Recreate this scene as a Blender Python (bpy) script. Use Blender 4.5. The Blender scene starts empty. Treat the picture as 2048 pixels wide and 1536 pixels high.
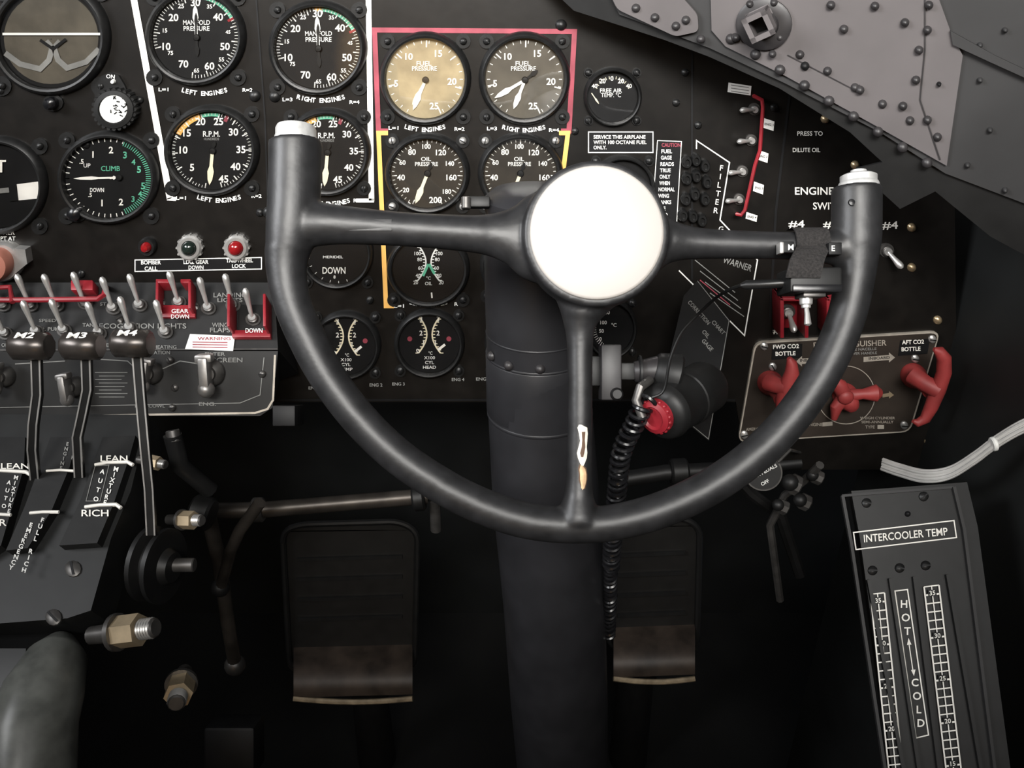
import bpy, bmesh, math, random, bisect
from mathutils import Vector, Matrix
random.seed(4)
F=1620.0; PT=math.radians(28); CAM=Vector((0,0,1.15))
fw=Vector((0,math.cos(PT),-math.sin(PT))); up=Vector((0,math.sin(PT),math.cos(PT))); rt=Vector((1,0,0))
def ray(px,py): return fw+rt*((px-1024)/F)+up*((768-py)/F)
def D(px,py,d): return CAM+ray(px,py)*d
class Fr:
    def __init__(s,O,ux,uy,n): s.O=O;s.ux=ux;s.uy=uy;s.n=n
    def pt(s,u,v,h=0): return s.O+s.ux*u+s.uy*v+s.n*h
class Plane:
    def __init__(s,p,n): s.p=Vector(p); s.n=Vector(n).normalized()
    def hit(s,px,py,off=0):
        r=ray(px,py); t=((s.p-CAM).dot(s.n)+off)/r.dot(s.n); return CAM+r*t
    def frame(s,px,py,rx=1,ry=1,ang=0,off=0):
        a=math.radians(ang); c,d=math.cos(a),math.sin(a)
        k=10.0
        ux=(s.hit(px+c*k,py-d*k,off)-s.hit(px-c*k,py+d*k,off))/(2*k)*rx
        uy=(s.hit(px-d*k,py-c*k,off)-s.hit(px+d*k,py+c*k,off))/(2*k)*ry
        return Fr(s.hit(px,py,off),ux,uy,s.n)
def axframe(p0,p1):
    n=(p1-p0).normalized(); a=Vector((0,0,1)) if abs(n.z)<.9 else Vector((1,0,0))
    ux=n.cross(a).normalized(); uy=n.cross(ux).normalized(); return Fr(p0,ux,uy,n)
# ---------------- materials
M={}
def mat(name,col,rough=.5,metal=0,var=.25,scale=60,bump=.06,chips=0,chipcol=(.35,.34,.32),coat=0,spec=.5,emit=0):
    m=bpy.data.materials.new(name); m.use_nodes=True; nt=m.node_tree; b=nt.nodes['Principled BSDF']
    b.inputs['Roughness'].default_value=rough; b.inputs['Metallic'].default_value=metal
    b.inputs['Coat Weight'].default_value=coat; b.inputs['Specular IOR Level'].default_value=spec
    tc=nt.nodes.new('ShaderNodeTexCoord'); no=nt.nodes.new('ShaderNodeTexNoise'); no.inputs['Scale'].default_value=scale; no.inputs['Detail'].default_value=6
    nt.links.new(tc.outputs['Object'],no.inputs['Vector'])
    r=nt.nodes.new('ShaderNodeValToRGB'); r.color_ramp.elements[0].position=.3; r.color_ramp.elements[1].position=.7
    r.color_ramp.elements[0].color=[c*(1-var) for c in col]+[1]; r.color_ramp.elements[1].color=[min(1,c*(1+var)) for c in col]+[1]
    nt.links.new(no.outputs['Fac'],r.inputs['Fac']); out=r.outputs['Color']
    if chips:
        n2=nt.nodes.new('ShaderNodeTexNoise'); n2.inputs['Scale'].default_value=scale*3.2; n2.inputs['Detail'].default_value=8; n2.inputs['Roughness'].default_value=.7
        nt.links.new(tc.outputs['Object'],n2.inputs['Vector'])
        r2=nt.nodes.new('ShaderNodeValToRGB'); r2.color_ramp.elements[0].position=.80-chips; r2.color_ramp.elements[1].position=.83-chips
        nt.links.new(n2.outputs['Fac'],r2.inputs['Fac'])
        mx=nt.nodes.new('ShaderNodeMix'); mx.data_type='RGBA'; nt.links.new(r2.outputs['Color'],mx.inputs[0]); nt.links.new(out,mx.inputs[6]); mx.inputs[7].default_value=list(chipcol)+[1]
        out=mx.outputs[2]
    nt.links.new(out,b.inputs['Base Color'])
    if bump:
        bp=nt.nodes.new('ShaderNodeBump'); bp.inputs['Strength'].default_value=bump; bp.inputs['Distance'].default_value=.002
        nt.links.new(no.outputs['Fac'],bp.inputs['Height']); nt.links.new(bp.outputs['Normal'],b.inputs['Normal'])
    M[name]=m; return m
mat('panel',(.0070,.0060,.0052),.36,var=.3,chips=.01,spec=.42)
mat('black',(.008,.008,.008),.5,spec=.4); mat('blackgloss',(.008,.008,.009),.25); mat('bezel',(.009,.009,.009),.42,scale=200,spec=.4)
mat('face',(.006,.006,.0065),.55,bump=0,spec=.3); mat('facereflect',(.33,.27,.165),.5,bump=0)  # left fuel gauge face: golden reflection of its glass painted into the colour
mat('facelow',(.085,.074,.056),.5,bump=0); mat('facemid',(.026,.021,.015),.5,bump=0)  # fuel and oil faces: warm glass reflection put into colour; attitude face plain grey
mat('white',(.90,.88,.82),.6,var=.05,bump=0); mat('ltext',(.80,.80,.77),.6,var=.1,bump=0); mat('cream',(.84,.76,.56),.6,var=.1,bump=0)
mat('dimtext',(.22,.22,.21),.6,bump=0)
mat('green',(.12,.48,.31),.6,bump=0); mat('red',(.25,.014,.022),.42,var=.2,chips=.02,chipcol=(.4,.2,.2)); mat('redline',(.30,.052,.075),.55,bump=0); mat('redhandle',(.27,.033,.032),.55,var=.25,chips=.06,chipcol=(.35,.12,.1))
mat('yellow',(.84,.46,.12),.55,var=.1,bump=0)
mat('yoke',(.0155,.0155,.0165),.44,var=.35,scale=90,bump=.15,spec=.55,chips=-.02,chipcol=(.12,.12,.12))
mat('column',(.020,.020,.0225),.42,var=.2,scale=30,bump=.08,chips=.01,chipcol=(.1,.1,.1))
mat('hubwhite',(.41,.385,.36),.55,var=.06,scale=9,bump=.02)
mat('steel',(.60,.59,.57),.36,metal=.7,var=.2); mat('capsteel',(.62,.62,.61),.42,metal=.45,var=.15,scale=200); mat('dullsteel',(.11,.105,.10),.42,metal=.7,var=.35,chips=.08,chipcol=(.4,.4,.38))
mat('brass',(.60,.46,.28),.35,metal=.8); mat('gold',(.60,.48,.32),.45,metal=.7,var=.2)
mat('grey',(.096,.086,.087),.62,var=.18,scale=14,chips=.04,chipcol=(.3,.28,.26),bump=.1)
mat('grey2',(.024,.0235,.024),.6,var=.25,scale=14,chips=.04,chipcol=(.2,.2,.19),bump=.1)
mat('rivet',(.026,.024,.025),.45,var=.3)
mat('wall',(.010,.011,.011),.55,var=.4,scale=8,chips=.03,chipcol=(.10,.10,.10))
mat('console',(.012,.012,.012),.5,chips=.09,chipcol=(.24,.23,.20),scale=45)
mat('pedestal',(.014,.0145,.0145),.42,chips=.04,chipcol=(.2,.2,.19),scale=25)
mat('labelwhite',(.85,.83,.79),.6,var=.06,bump=0); mat('extplate',(.042,.033,.027),.42,metal=.2,var=.35,scale=20); mat('plateedge',(.55,.50,.43),.45,metal=.4)
mat('fabric',(.018,.016,.0155),.9,scale=700,bump=.6,var=.6)
mat('knobdark',(.060,.052,.047),.28,metal=.6,var=.35,chips=.10,chipcol=(.45,.42,.38)); mat('knobsteel',(.26,.25,.24),.4,metal=.7,var=.3,chips=.05,chipcol=(.5,.5,.48))
mat('cable',(.50,.49,.47),.6,var=.1); mat('rubber',(.008,.008,.008),.35)
mat('salmon',(.36,.14,.10),.6,var=.1); mat('worn',(.80,.74,.64),.4,var=.15,scale=200); mat('worn2',(.62,.42,.24),.45,metal=.3,var=.3,scale=200); mat('wornedge',(.10,.05,.025),.6)
mat('tan',(.62,.43,.22),.8,var=.2,scale=3); mat('floorm',(.006,.006,.0055),.7,var=.4,scale=10)
mat('lensred',(.22,.008,.010),.12,var=.1); mat('lensgreen',(.010,.016,.013),.1); mat('pedal',(.008,.0075,.007),.5,chips=.04,chipcol=(.08,.07,.06)); mat('pedalworn',(.042,.031,.024),.5,metal=.2,var=.6,scale=30); mat('tubemetal',(.06,.052,.045),.4,metal=.6,var=.5,scale=30); mat('lip',(.34,.27,.18),.5,metal=.3,var=.5,scale=60)
mat('hazegrey',(.12,.125,.115),.35,var=.3)
g=bpy.data.materials.new('glass'); g.use_nodes=True; nt=g.node_tree; nt.nodes.clear()
o=nt.nodes.new('ShaderNodeOutputMaterial'); mx=nt.nodes.new('ShaderNodeMixShader'); t=nt.nodes.new('ShaderNodeBsdfTransparent'); gl=nt.nodes.new('ShaderNodeBsdfGlossy'); gl.inputs['Roughness'].default_value=.03
lw=nt.nodes.new('ShaderNodeLayerWeight'); lw.inputs['Blend'].default_value=.3
ma=nt.nodes.new('ShaderNodeMath'); ma.operation='ADD'; ma.inputs[1].default_value=.05; nt.links.new(lw.outputs['Fresnel'],ma.inputs[0])
nt.links.new(ma.outputs[0],mx.inputs[0]); nt.links.new(t.outputs[0],mx.inputs[1]); nt.links.new(gl.outputs[0],mx.inputs[2]); nt.links.new(mx.outputs[0],o.inputs[0]); M['glass']=g
# ---------------- builder
_tc={}
def textmesh(s,bold):
    k=(s,bold)
    if k in _tc: return _tc[k]
    c=bpy.data.curves.new('t','FONT'); c.body=s; c.size=1; c.align_x='CENTER'; c.align_y='CENTER'; c.resolution_u=3; c.offset=bold
    ob=bpy.data.objects.new('t',c); bpy.context.scene.collection.objects.link(ob)
    bpy.context.view_layer.update()
    me=bpy.data.meshes.new_from_object(ob.evaluated_get(bpy.context.evaluated_depsgraph_get()))
    vs=[(v.co.x,v.co.y) for v in me.vertices]; fs=[tuple(p.vertices) for p in me.polygons]
    bpy.data.objects.remove(ob); bpy.data.curves.remove(c); bpy.data.meshes.remove(me)
    xs=[v[0] for v in vs] or [0,1]; ys=[v[1] for v in vs] or [0,1]
    cx=(min(xs)+max(xs))/2; cy=(min(ys)+max(ys))/2; w=max(xs)-min(xs); h=max(ys)-min(ys)
    _tc[k]=([(x-cx,y-cy) for x,y in vs],fs,w,h); return _tc[k]
class B:
    def __init__(s,name): s.name=name;s.v=[];s.f=[];s.m=[];s.s=[];s.mats=[]
    def mi(s,m):
        if m not in s.mats: s.mats.append(m)
        return s.mats.index(m)
    def add(s,vs,fs,m,smooth=False):
        o=len(s.v); i=s.mi(m); s.v+= [Vector(v) for v in vs]
        for f in fs: s.f.append([o+k for k in f]); s.m.append(i); s.s.append(smooth)
    def prism(s,pts,nv,m):
        n=len(pts); a=list(pts)+[p+nv for p in pts]
        fs=[list(range(n))[::-1],list(range(n,2*n))]+[[i,(i+1)%n,n+(i+1)%n,n+i] for i in range(n)]
        s.add(a,fs,m)
    def sheet(s,pl,px,m,th=.002,off=0):
        s.prism([pl.hit(x,y,off) for x,y in px],pl.n*th,m)
    def flat(s,pl,px,m,off=.0006): s.add([pl.hit(x,y,off) for x,y in px],[list(range(len(px)))],m)
    def lathe(s,fr,prof,m,seg=32,smooth=True,cap=True):
        vs=[];fs=[]
        for r,h in prof:
            for i in range(seg):
                a=2*math.pi*i/seg; vs.append(fr.pt(r*math.cos(a),r*math.sin(a),h))
        for j in range(len(prof)-1):
            for i in range(seg):
                k=(i+1)%seg; fs.append([j*seg+i,j*seg+k,(j+1)*seg+k,(j+1)*seg+i])
        if cap: fs.append(list(range(seg))[::-1]); fs.append([(len(prof)-1)*seg+i for i in range(seg)])
        s.add(vs,fs,m,smooth)
    def cyl(s,p0,p1,r0,r1,m,seg=20,bev=.15):
        L=(p1-p0).length; fr=axframe(p0,p1); e=min(r0,r1)*bev
        s.lathe(fr,[(r0-e,0),(r0,e),(r1,L-e),(r1-e,L)],m,seg)
    def ball(s,c,r,m,ax=Vector((0,0,1)),sq=1,seg=16):
        fr=axframe(c,c+ax); s.lathe(fr,[(max(1e-5,r*math.sin(math.pi*k/8)),-r*sq*math.cos(math.pi*k/8)) for k in range(9)],m,seg)
    def tube(s,pts,r,m,seg=10,ux=None,flat=1):
        n=len(pts); rr=r if isinstance(r,(list,tuple)) else [r]*n; vs=[];fs=[]
        t0=(pts[1]-pts[0]).normalized(); u=t0.orthogonal().normalized() if ux is None else ux
        for i in range(n):
            t=(pts[min(n-1,i+1)]-pts[max(0,i-1)]).normalized(); u=(u-t*u.dot(t)).normalized(); w=t.cross(u)
            ff=flat[i] if isinstance(flat,list) else flat
            for k in range(seg):
                a=2*math.pi*k/seg; vs.append(pts[i]+u*rr[i]*math.cos(a)+w*rr[i]*ff*math.sin(a))
        for i in range(n-1):
            for k in range(seg):
                q=(k+1)%seg; fs.append([i*seg+k,i*seg+q,(i+1)*seg+q,(i+1)*seg+k])
        fs.append(list(range(seg))[::-1]); fs.append([(n-1)*seg+k for k in range(seg)])
        s.add(vs,fs,m,True)
    def line(s,pl,pts,w,m,off=.0006,th=0,closed=False):
        P=[Vector(p) for p in pts]; n=len(P); L=[];R=[]
        for i in range(n):
            if closed: a=P[(i-1)%n];b=P[(i+1)%n]
            else: a=P[max(0,i-1)];b=P[min(n-1,i+1)]
            d1=(P[i]-a); d2=(b-P[i]); d1=d1.normalized() if d1.length>1e-6 else d2.normalized(); d2=d2.normalized() if d2.length>1e-6 else d1
            nn=Vector((-d1.y-d2.y,d1.x+d2.x)); nn=nn.normalized() if nn.length>1e-6 else Vector((-d1.y,d1.x))
            k=max(.5,nn.dot(Vector((-d1.y,d1.x)))); q=nn*(w/2/k); L.append(P[i]+q);R.append(P[i]-q)
        rng=range(n if closed else n-1)
        for i in rng:
            j=(i+1)%n; qd=[pl.hit(v.x,v.y,off) for v in (L[i],L[j],R[j],R[i])]
            if th: s.prism(qd,pl.n*th,m)
            else: s.add(qd,[[0,1,2,3]],m)
    def text(s,fr,t,h,m,w=None,bold=.012,u=0,v=0,ang=0):
        vs,fs,W,H=textmesh(t,bold)
        k=h/.70
        kx=k if w is None else w/W
        c,d=math.cos(math.radians(ang)),math.sin(math.radians(ang))
        s.add([fr.pt(u+c*x*kx-d*y*k,v+d*x*kx+c*y*k) for x,y in vs],fs,m)
    def ptext(s,pl,t,px,py,h,m='white',w=None,ang=0,off=.0008,bold=.012):
        s.text(pl.frame(px,py,1,1,ang,off),t,h,m,w,bold)
    def box(s,fr,x0,x1,y0,y1,z0,z1,m,bev=0):
        bm=bmesh.new(); bmesh.ops.create_cube(bm,size=1)
        for vv in bm.verts:
            p=fr.pt((x0+x1)/2+(x1-x0)*vv.co.x,(y0+y1)/2+(y1-y0)*vv.co.y,(z0+z1)/2+(z1-z0)*vv.co.z); vv.co=p
        if bev: bmesh.ops.bevel(bm,geom=bm.edges[:],offset=bev,segments=2,affect='EDGES',profile=.5)
        bm.verts.index_update(); s.add([v.co.copy() for v in bm.verts],[[v.index for v in f.verts] for f in bm.faces],m,bool(bev)); bm.free()
    def screw(s,pl,px,py,r,m='blackgloss',off=0):
        fr=pl.frame(px,py,r,r,0,off); s.lathe(fr,[(1,0),(.95,.0012),(.6,.0024),(.01,.0028)],m,12)
        a=random.uniform(0,180)
        f2=pl.frame(px,py,r,r,a,off)
        s.add([f2.pt(-.8,-.14,.0029),f2.pt(.8,-.14,.0029),f2.pt(.8,.14,.0029),f2.pt(-.8,.14,.0029)],[[0,1,2,3]],'face')
    def rivet(s,pl,px,py,r,m='rivet',off=0):
        fr=pl.frame(px,py,r,r,0,off); s.lathe(fr,[(1,0),(.92,.0012),(.7,.0024),(.35,.0032),(.01,.0035)],m,12)
    def strap(s,pts,wv,tv,m,ws=None):
        vs=[];fs=[];n=len(pts)
        for i,p in enumerate(pts):
            k=1 if ws is None else ws[i]
            vs+= [p-wv*k-tv,p+wv*k-tv,p+wv*k+tv,p-wv*k+tv]
        for i in range(n-1):
            for k in range(4): q=(k+1)%4; fs.append([i*4+k,i*4+q,i*4+4+q,i*4+4+k])
        fs.append([3,2,1,0]); fs.append([n*4-4+k for k in range(4)]); s.add(vs,fs,m)
    def done(s,recalc=True,parent=None,sharp=38):
        me=bpy.data.meshes.new(s.name); mn=Vector([min(v[i] for v in s.v) for i in range(3)]); mxx=Vector([max(v[i] for v in s.v) for i in range(3)]); c=(mn+mxx)/2
        me.from_pydata([v-c for v in s.v],[],s.f)
        for m in s.mats: me.materials.append(M[m])
        me.polygons.foreach_set('material_index',s.m); me.polygons.foreach_set('use_smooth',s.s); me.update()
        if recalc:
            bm=bmesh.new(); bm.from_mesh(me); bmesh.ops.recalc_face_normals(bm,faces=bm.faces); bm.to_mesh(me); bm.free()
        me.set_sharp_from_angle(angle=math.radians(sharp))
        ob=bpy.data.objects.new(s.name,me); ob.location=c; bpy.context.scene.collection.objects.link(ob)
        if parent: 
            ob.parent=parent; ob.location=c-parent.location
        return ob
PP=Plane((0,.70,0),(0,-1,0))
# ================= ROOM
def quad(name,pts,m,n=None):
    b=B(name); b.prism([Vector(p) for p in pts],n,m); return b.done()
quad('floor',[(-1.3,-1.3,0),(.72,-1.3,0),(.72,1.25,0),(-1.3,1.25,0)],'floorm',n=Vector((0,0,-.03)))
quad('wall_front',[(-1.3,1.2,0),(.72,1.2,0),(.72,1.2,1.0),(-1.3,1.2,1.0)],'wall',n=Vector((0,.03,0)))
quad('wall_right',[(.4105,.80,0),(.60,-1.3,0),(.60,-1.3,1.35),(.4105,.80,1.35)],'wall',n=Vector((.02,0,0)))
quad('wall_left',[(-1.3,-1.3,0),(-1.3,1.2,0),(-1.3,1.2,1.0),(-1.3,-1.3,1.0)],'wall',n=Vector((-.02,0,0)))
quad('wall_back',[(-1.3,-1.3,0),(.60,-1.3,0),(.60,-1.3,1.5),(-1.3,-1.3,1.5)],'tan',n=Vector((0,-.02,0)))  # unseen behind camera; tan put in so gauge glass reflects a warm surface
# ================= INSTRUMENT PANEL
b=B('instrument_panel')
b.prism([PP.hit(x,y,-.004) for x,y in [(-90,-90),(1200,-90),(1330,20),(1560,110),(1790,260),(1905,400),(1912,935),(1490,935),(1470,800),(-90,800)]],Vector((0,-.004,0)),'panel')
b.line(PP,[(508,-60),(530,240),(540,560)],3,'face'); b.line(PP,[(1384,100),(1384,560)],4,'face')
b.line(PP,[(0,800),(1470,800)],4,'face')
b.line(PP,[(255,-60),(268,0),(340,398)],13,'white'); b.line(PP,[(334,397),(352,398)],8,'white')
b.line(PP,[(735,-60),(737,0),(743,402)],11,'white'); b.line(PP,[(712,401),(748,401)],8,'white')
b.line(PP,[(776,262),(757,262),(749,60),(1149,63),(1138,262),(1122,262)],10,'redline')
b.line(PP,[(776,266),(757,266),(772,612),(788,612)],9,'yellow',off=.0007); b.line(PP,[(1118,266),(1136,266),(1126,345)],9,'yellow',off=.0007)
def arc(t,cx,cy,w,h,sag,ang=0,m='ltext'):
    n=len(t)
    for i,ch in enumerate(t):
        if ch==' ': continue
        u=(i-(n-1)/2)/(n/2)
        x=cx+u*w/2; y=cy-sag*u*u+sag/2+ -math.tan(math.radians(ang))*(x-cx)
        b.ptext(PP,ch,x,y,h,m,ang=ang+u*sag*2.4,bold=.03)
def fit(t,x,y,w=26,h=7,m='ltext',**k): b.ptext(PP,t,x,y,h,m,w=w,bold=.02,**k)
arc('LEFT ENGINES',409,183,92,9,8); arc('RIGHT ENGINES',642,197,96,9,8); arc('LEFT ENGINES',438,397,88,9,8); arc('RIGHT ENGINES',655,404,90,9,8)
arc('LEFT ENGINES',850,256,82,8.5,7); arc('RIGHT ENGINES',1048,257,86,8.5,7); arc('LEFT ENGINES',857,607,76,8,6)
for t,x,y in [('L=1',327,179),('R=2',495,180),('L=3',575,199),('R=4',709,204),('L=1',362,396),('R=2',513,392),('R=4',717,401),('L=1',787,256),('R=2',919,258),('L=3',984,257),('R=4',1108,260),('L=1',798,612),('R=2',919,608)]: fit(t,x,y,20)
for t,x,y,w in [('ENG 1',630,776,26),('ENG 2',752,770,26),('ENG 3',797,768,25),('ENG 4',916,759,25),('ENG 1',966,758,28)]: fit(t,x,y,w,6,'dimtext')
def outline(x0,y0,x1,y1,w=2,sk=0):
    b.flat(PP,[(x0,y0),(x1,y0+sk),(x1,y1+sk),(x0,y1)],'face',off=.0006); b.line(PP,[(x0,y0),(x1,y0+sk),(x1,y1+sk),(x0,y1)],w,'ltext',off=.0009,closed=True)
outline(1177,264,1306,305); 
for i,(t,w) in enumerate([('SERVICE THIS AIRPLANE',104),('WITH 100 OCTANE FUEL',106),('ONLY.',26)]): b.ptext(PP,t,1187+w/2,274+i*10.5,7,'white',w=w,off=.0012,bold=.02)
b.flat(PP,[(1315,281),(1363,283),(1353,452),(1303,450)],'face'); b.line(PP,[(1315,281),(1363,283),(1353,452),(1303,450)],1.6,'ltext',off=.0009,closed=True)
for i,t in enumerate(['CAUTION','FUEL','GAGE','READS','TRUE','ONLY','WHEN','NORMAL','WING','TANKS','ARE','USED']):
    b.ptext(PP,t,1318+len(t)*2.6+(9-i*.9)-3,290+i*12.7,7.5,'redline' if i==0 else 'ltext',w=len(t)*5.4,off=.0012,bold=.025)
outline(270,520,523,543,2,-5)
for t,x,y,w in [('BOMBER',302,525,40),('CALL',302,537,26),('LDG. GEAR',392,524,50),('DOWN',392,535,30),('TAIL WHEEL',479,521,54),('LOCK',478,532,28)]: b.ptext(PP,t,x,y,7.5,'ltext',w=w,off=.0012,ang=0.5,bold=.025)
b.ptext(PP,'HER',18,465,9,'ltext',off=.001); b.ptext(PP,'PT AT',16,477,8,'ltext',off=.001)
b.line(PP,[(1393,298),(1393,281),(1459,325),(1440,440),(1515,520),(1489,671),(1358,541)],2.5,'ltext')
for i,ch in enumerate('FILTER'): b.ptext(PP,ch,1443-i*2.2,336+i*17,11,'white',ang=-8,off=.001)
b.ptext(PP,'WARNER',1475,528,13,'dimtext',w=60,ang=-18); b.ptext(PP,'G',1442,458,10,'ltext')
for i in range(4): b.line(PP,[(1390+i*10,520+i*22),(1470+i*6,585+i*16)],1.8,'dimtext',off=.0008)
b.line(PP,[(1400,560),(1460,610)],2,'redline',off=.0009)
for x,y in [(4,182),(175,290),(163,548),(1370,145),(1352,205),(1548,215),(280,200),(1160,395),(520,425),(1396,250),(560,700),(740,600),(1150,262)]: b.screw(PP,x,y,8,'bezel')
for x,y in [(510,192),(537,425),(550,193),(1122,50)]: b.rivet(PP,x,y,12,'bezel')
for x,y in [(1650,238),(1710,330),(1823,535),(1875,640),(1823,455),(1900,760),(1857,884),(1715,540)]: b.rivet(PP,x,y,9,'brass')
for t,x,y,h,w in [('PRESS TO',1620,267,8.5,51),('DILUTE OIL',1613,300,8.5,55),('ENGINE FIRE',1652,382,15,124),('SWITCHES',1672,412,14,92),('#4',1593,449,15,32),('#3',1661,450,14,30),('#4',1780,451,15,32),('#1',1556,662,11,21)]: b.ptext(PP,t,x,y,h,'white',w=w)
b.line(PP,[(1580,180),(1552,420),(1540,640)],5,'face')
for x,y,w,h,t in [(1480,178,46,22,''),(1538,249,22,22,'ENG 1'),(1527,313,20,22,'ENG 2'),(1518,376,20,22,'ENG 3'),(1504,434,22,16,'ENG 4')]:
    b.flat(PP,[(x-w/2,y-h/2-2),(x+w/2,y-h/2+5),(x+w/2-2,y+h/2+2),(x-w/2-2,y+h/2-5)],'labelwhite',off=.001)
    if t: b.ptext(PP,t,x,y,4.5,'face',w=w*.8,off=.0014,ang=-8)
    else:
        for k in (-5,1,7): b.line(PP,[(x-18,y+k-3),(x+17,y+k+2)],1.5,'dimtext',off=.0013)
b.done(recalc=True)
# ================= GAUGES
def gauge(name,cx,cy,rx,ry,nums=(),texts=(),ticks=(),needles=(),arcs=(),face='face',glass=True,screws=True,extra=None,sc='bezel',pl=PP):
    b=B(name); fr=pl.frame(cx,cy,rx,ry)
    b.lathe(fr,[(1.04,0),(1.04,.002),(1.0,.006),(.95,.0075),(.91,.007),(.885,.0015)],'bezel',48,cap=False)
    b.lathe(fr,[(.01,.0012),(.9,.0012)],face,48,cap=False)
    for a0,a1,n,r0,r1,w,m in ticks:
        for i in range(n):
            a=math.radians(a0+(a1-a0)*i/max(1,n-1)); s,c=math.sin(a),math.cos(a)
            b.add([fr.pt(s*r0-c*w,c*r0+s*w,.0018),fr.pt(s*r0+c*w,c*r0-s*w,.0018),fr.pt(s*r1+c*w,c*r1-s*w,.0018),fr.pt(s*r1-c*w,c*r1+s*w,.0018)],[[0,1,2,3]],m)
    for a0,a1,r0,r1,m in arcs:
        n=10; vs=[]
        for i in range(n+1):
            a=math.radians(a0+(a1-a0)*i/n); vs+=[fr.pt(math.sin(a)*r0,math.cos(a)*r0,.0017),fr.pt(math.sin(a)*r1,math.cos(a)*r1,.0017)]
        b.add(vs,[[2*i,2*i+1,2*i+3,2*i+2] for i in range(n)],m)
    for t,x,y,h,*r in nums: b.ptext(pl,t,x,y,h,r[0] if r else 'white',off=.0019,bold=.022)
    for t,x,y,h,w,*r in texts: b.ptext(pl,t,x,y,h,r[0] if r else 'ltext',w=w,off=.0019,bold=.015)
    for k,(x0,y0,x1,y1,w,m) in enumerate(needles):
        d=Vector((x1-x0,y1-y0)).normalized(); nn=Vector((-d.y,d.x))*w/2; a=Vector((x0,y0)); e=Vector((x1,y1)); L=(e-a).length
        pts=[a-nn*.5,a+d*L*.45-nn*.5,a+d*L*.6-nn*1.0,a+d*L*.85-nn*.7,e,a+d*L*.85+nn*.7,a+d*L*.6+nn*1.0,a+d*L*.45+nn*.5,a+nn*.5]
        b.prism([pl.hit(p.x,p.y,.0024+k*.0003) for p in pts],pl.n*.0003,m)
    if needles and name!='free_air_temperature_gauge':
        x0,y0=needles[0][:2]; f2=pl.frame(x0,y0,7,7,0,.0030); b.lathe(f2,[(1,0),(.8,.001),(.01,.0012)],'black',16)
    if extra: extra(b,fr)
    if glass: b.lathe(fr,[(.001,.0042),(.91,.0042)],'glass',40,cap=False)
    if screws:
        for sx in (-1,1):
            for sy in (-1,1):
                b.lathe(pl.frame(cx+sx*rx*.86,cy+sy*ry*.84,rx*.17,rx*.17),[(1,0),(1,.0015)],'bezel',14)
                b.screw(pl,cx+sx*rx*.86,cy+sy*ry*.84,7.5,sc,off=.0015)
    b.done()
def manif(cx,cy,rx,ry):
    N=[('30',-2,-70,14),('25',-31,-63,9),('35',26,-62,8),('40',43,-41,14),('45',63,-11,7),('50',57,18,14),('55',50,44,8),('60',26,57,14),('65',0,66,8),('70',-26,53,14),('75',-52,31,8),('10',-60,18,14),('15',-63,-14,8),('20',-46,-40,14)]
    gauge('manifold_pressure_gauge',cx,cy,rx,ry,[(t,cx+x,cy+y,h) for t,x,y,h in N],[('MANIFOLD',cx,cy-30,9,54),('PRESSURE',cx,cy-18,9,52)],
      [(-105,-105+290,66,.80,.87,.006,'white'),(-105,-105+290,14,.74,.87,.012,'white')],
      [(cx,cy,cx-3,cy-66,12,'ltext'),(cx,cy,cx+2,cy+38,9,'black'),(cx-1,cy-5,cx-1,cy-50,7,'black')],
      [(5,60,.80,.87,'green'),(60,64,.74,.88,'red'),(-5,5,.8,.87,'yellow')])
manif(393,75,97,95); manif(637,97,95,92)
def rpm(cx,cy,rx,ry):
    N=[('5',-41,33,14),('10',-58,-2,14),('15',-51,-36,14),('20',-24,-59,14),('25',12,-59,14),('30',42,-38,14),('35',57,-3,14),('40',46,31,14),('45',22,56,14)]
    gauge('tachometer',cx,cy,rx,ry,[(t,cx+x*rx/92,cy+y*ry/88,h*rx/92) for t,x,y,h in N],[('R.P.M.',cx-2,cy-34,11,34),('HUNDREDS',cx-2,cy-24,5,30,'dimtext')],
      [(-170,165,68,.80,.86,.006,'white'),(-170,165,14,.74,.86,.012,'white')],
      [(cx,cy,cx-6,cy+68,13,'cream'),(cx,cy,cx+5,cy-20,8,'black')],[(-62,-18,.76,.87,'yellow'),(-16,12,.78,.86,'green'),(20,26,.72,.88,'redline')])
rpm(425,302,92,88); rpm(655,305,85,85)
def fuel(cx,cy,nd,face):
    gauge('fuel_pressure_gauge',cx,cy,88,90,[('5',cx-59,cy+9,13),('10',cx-33,cy-45,13),('15',cx+26,cy-51,13),('20',cx+53,cy+5,13),('25',cx+17,cy+54,13)],
     [('FUEL',cx-3,cy-31,9,30,'ltext'),('PRESSURE',cx-2,cy-21,9,50,'ltext')],[(-150,150,26,.78,.85,.008,'white'),(-100,155,6,.70,.85,.014,'white')],nd,face=face)
fuel(851,158,[(851,160,826,220,12,'white'),(851,160,824,210,8,'cream')],'facereflect')
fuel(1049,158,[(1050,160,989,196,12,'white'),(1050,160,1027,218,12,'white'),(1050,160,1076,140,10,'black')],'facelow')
def oilp(cx,cy):
    N=[('0',-37,62,9),('20',-43,33,9),('40',-53,8,11),('60',-50,-22,9),('80',-31,-43,11),('100',-2,-54,9),('120',27,-42,11),('140',45,-20,9),('160',48,8,11),('180',39,36,9),('200',16,53,12)]
    gauge('oil_pressure_gauge',cx,cy,82,78,[(t,cx+x,cy+y,h) for t,x,y,h in N],[('OIL',cx-3,cy-29,8,20),('PRESSURE',cx-2,cy-19,8,46)],
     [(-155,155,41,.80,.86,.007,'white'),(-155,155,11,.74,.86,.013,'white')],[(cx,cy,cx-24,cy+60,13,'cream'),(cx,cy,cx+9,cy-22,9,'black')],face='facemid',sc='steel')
oilp(855,347); oilp(1041,347)
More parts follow.
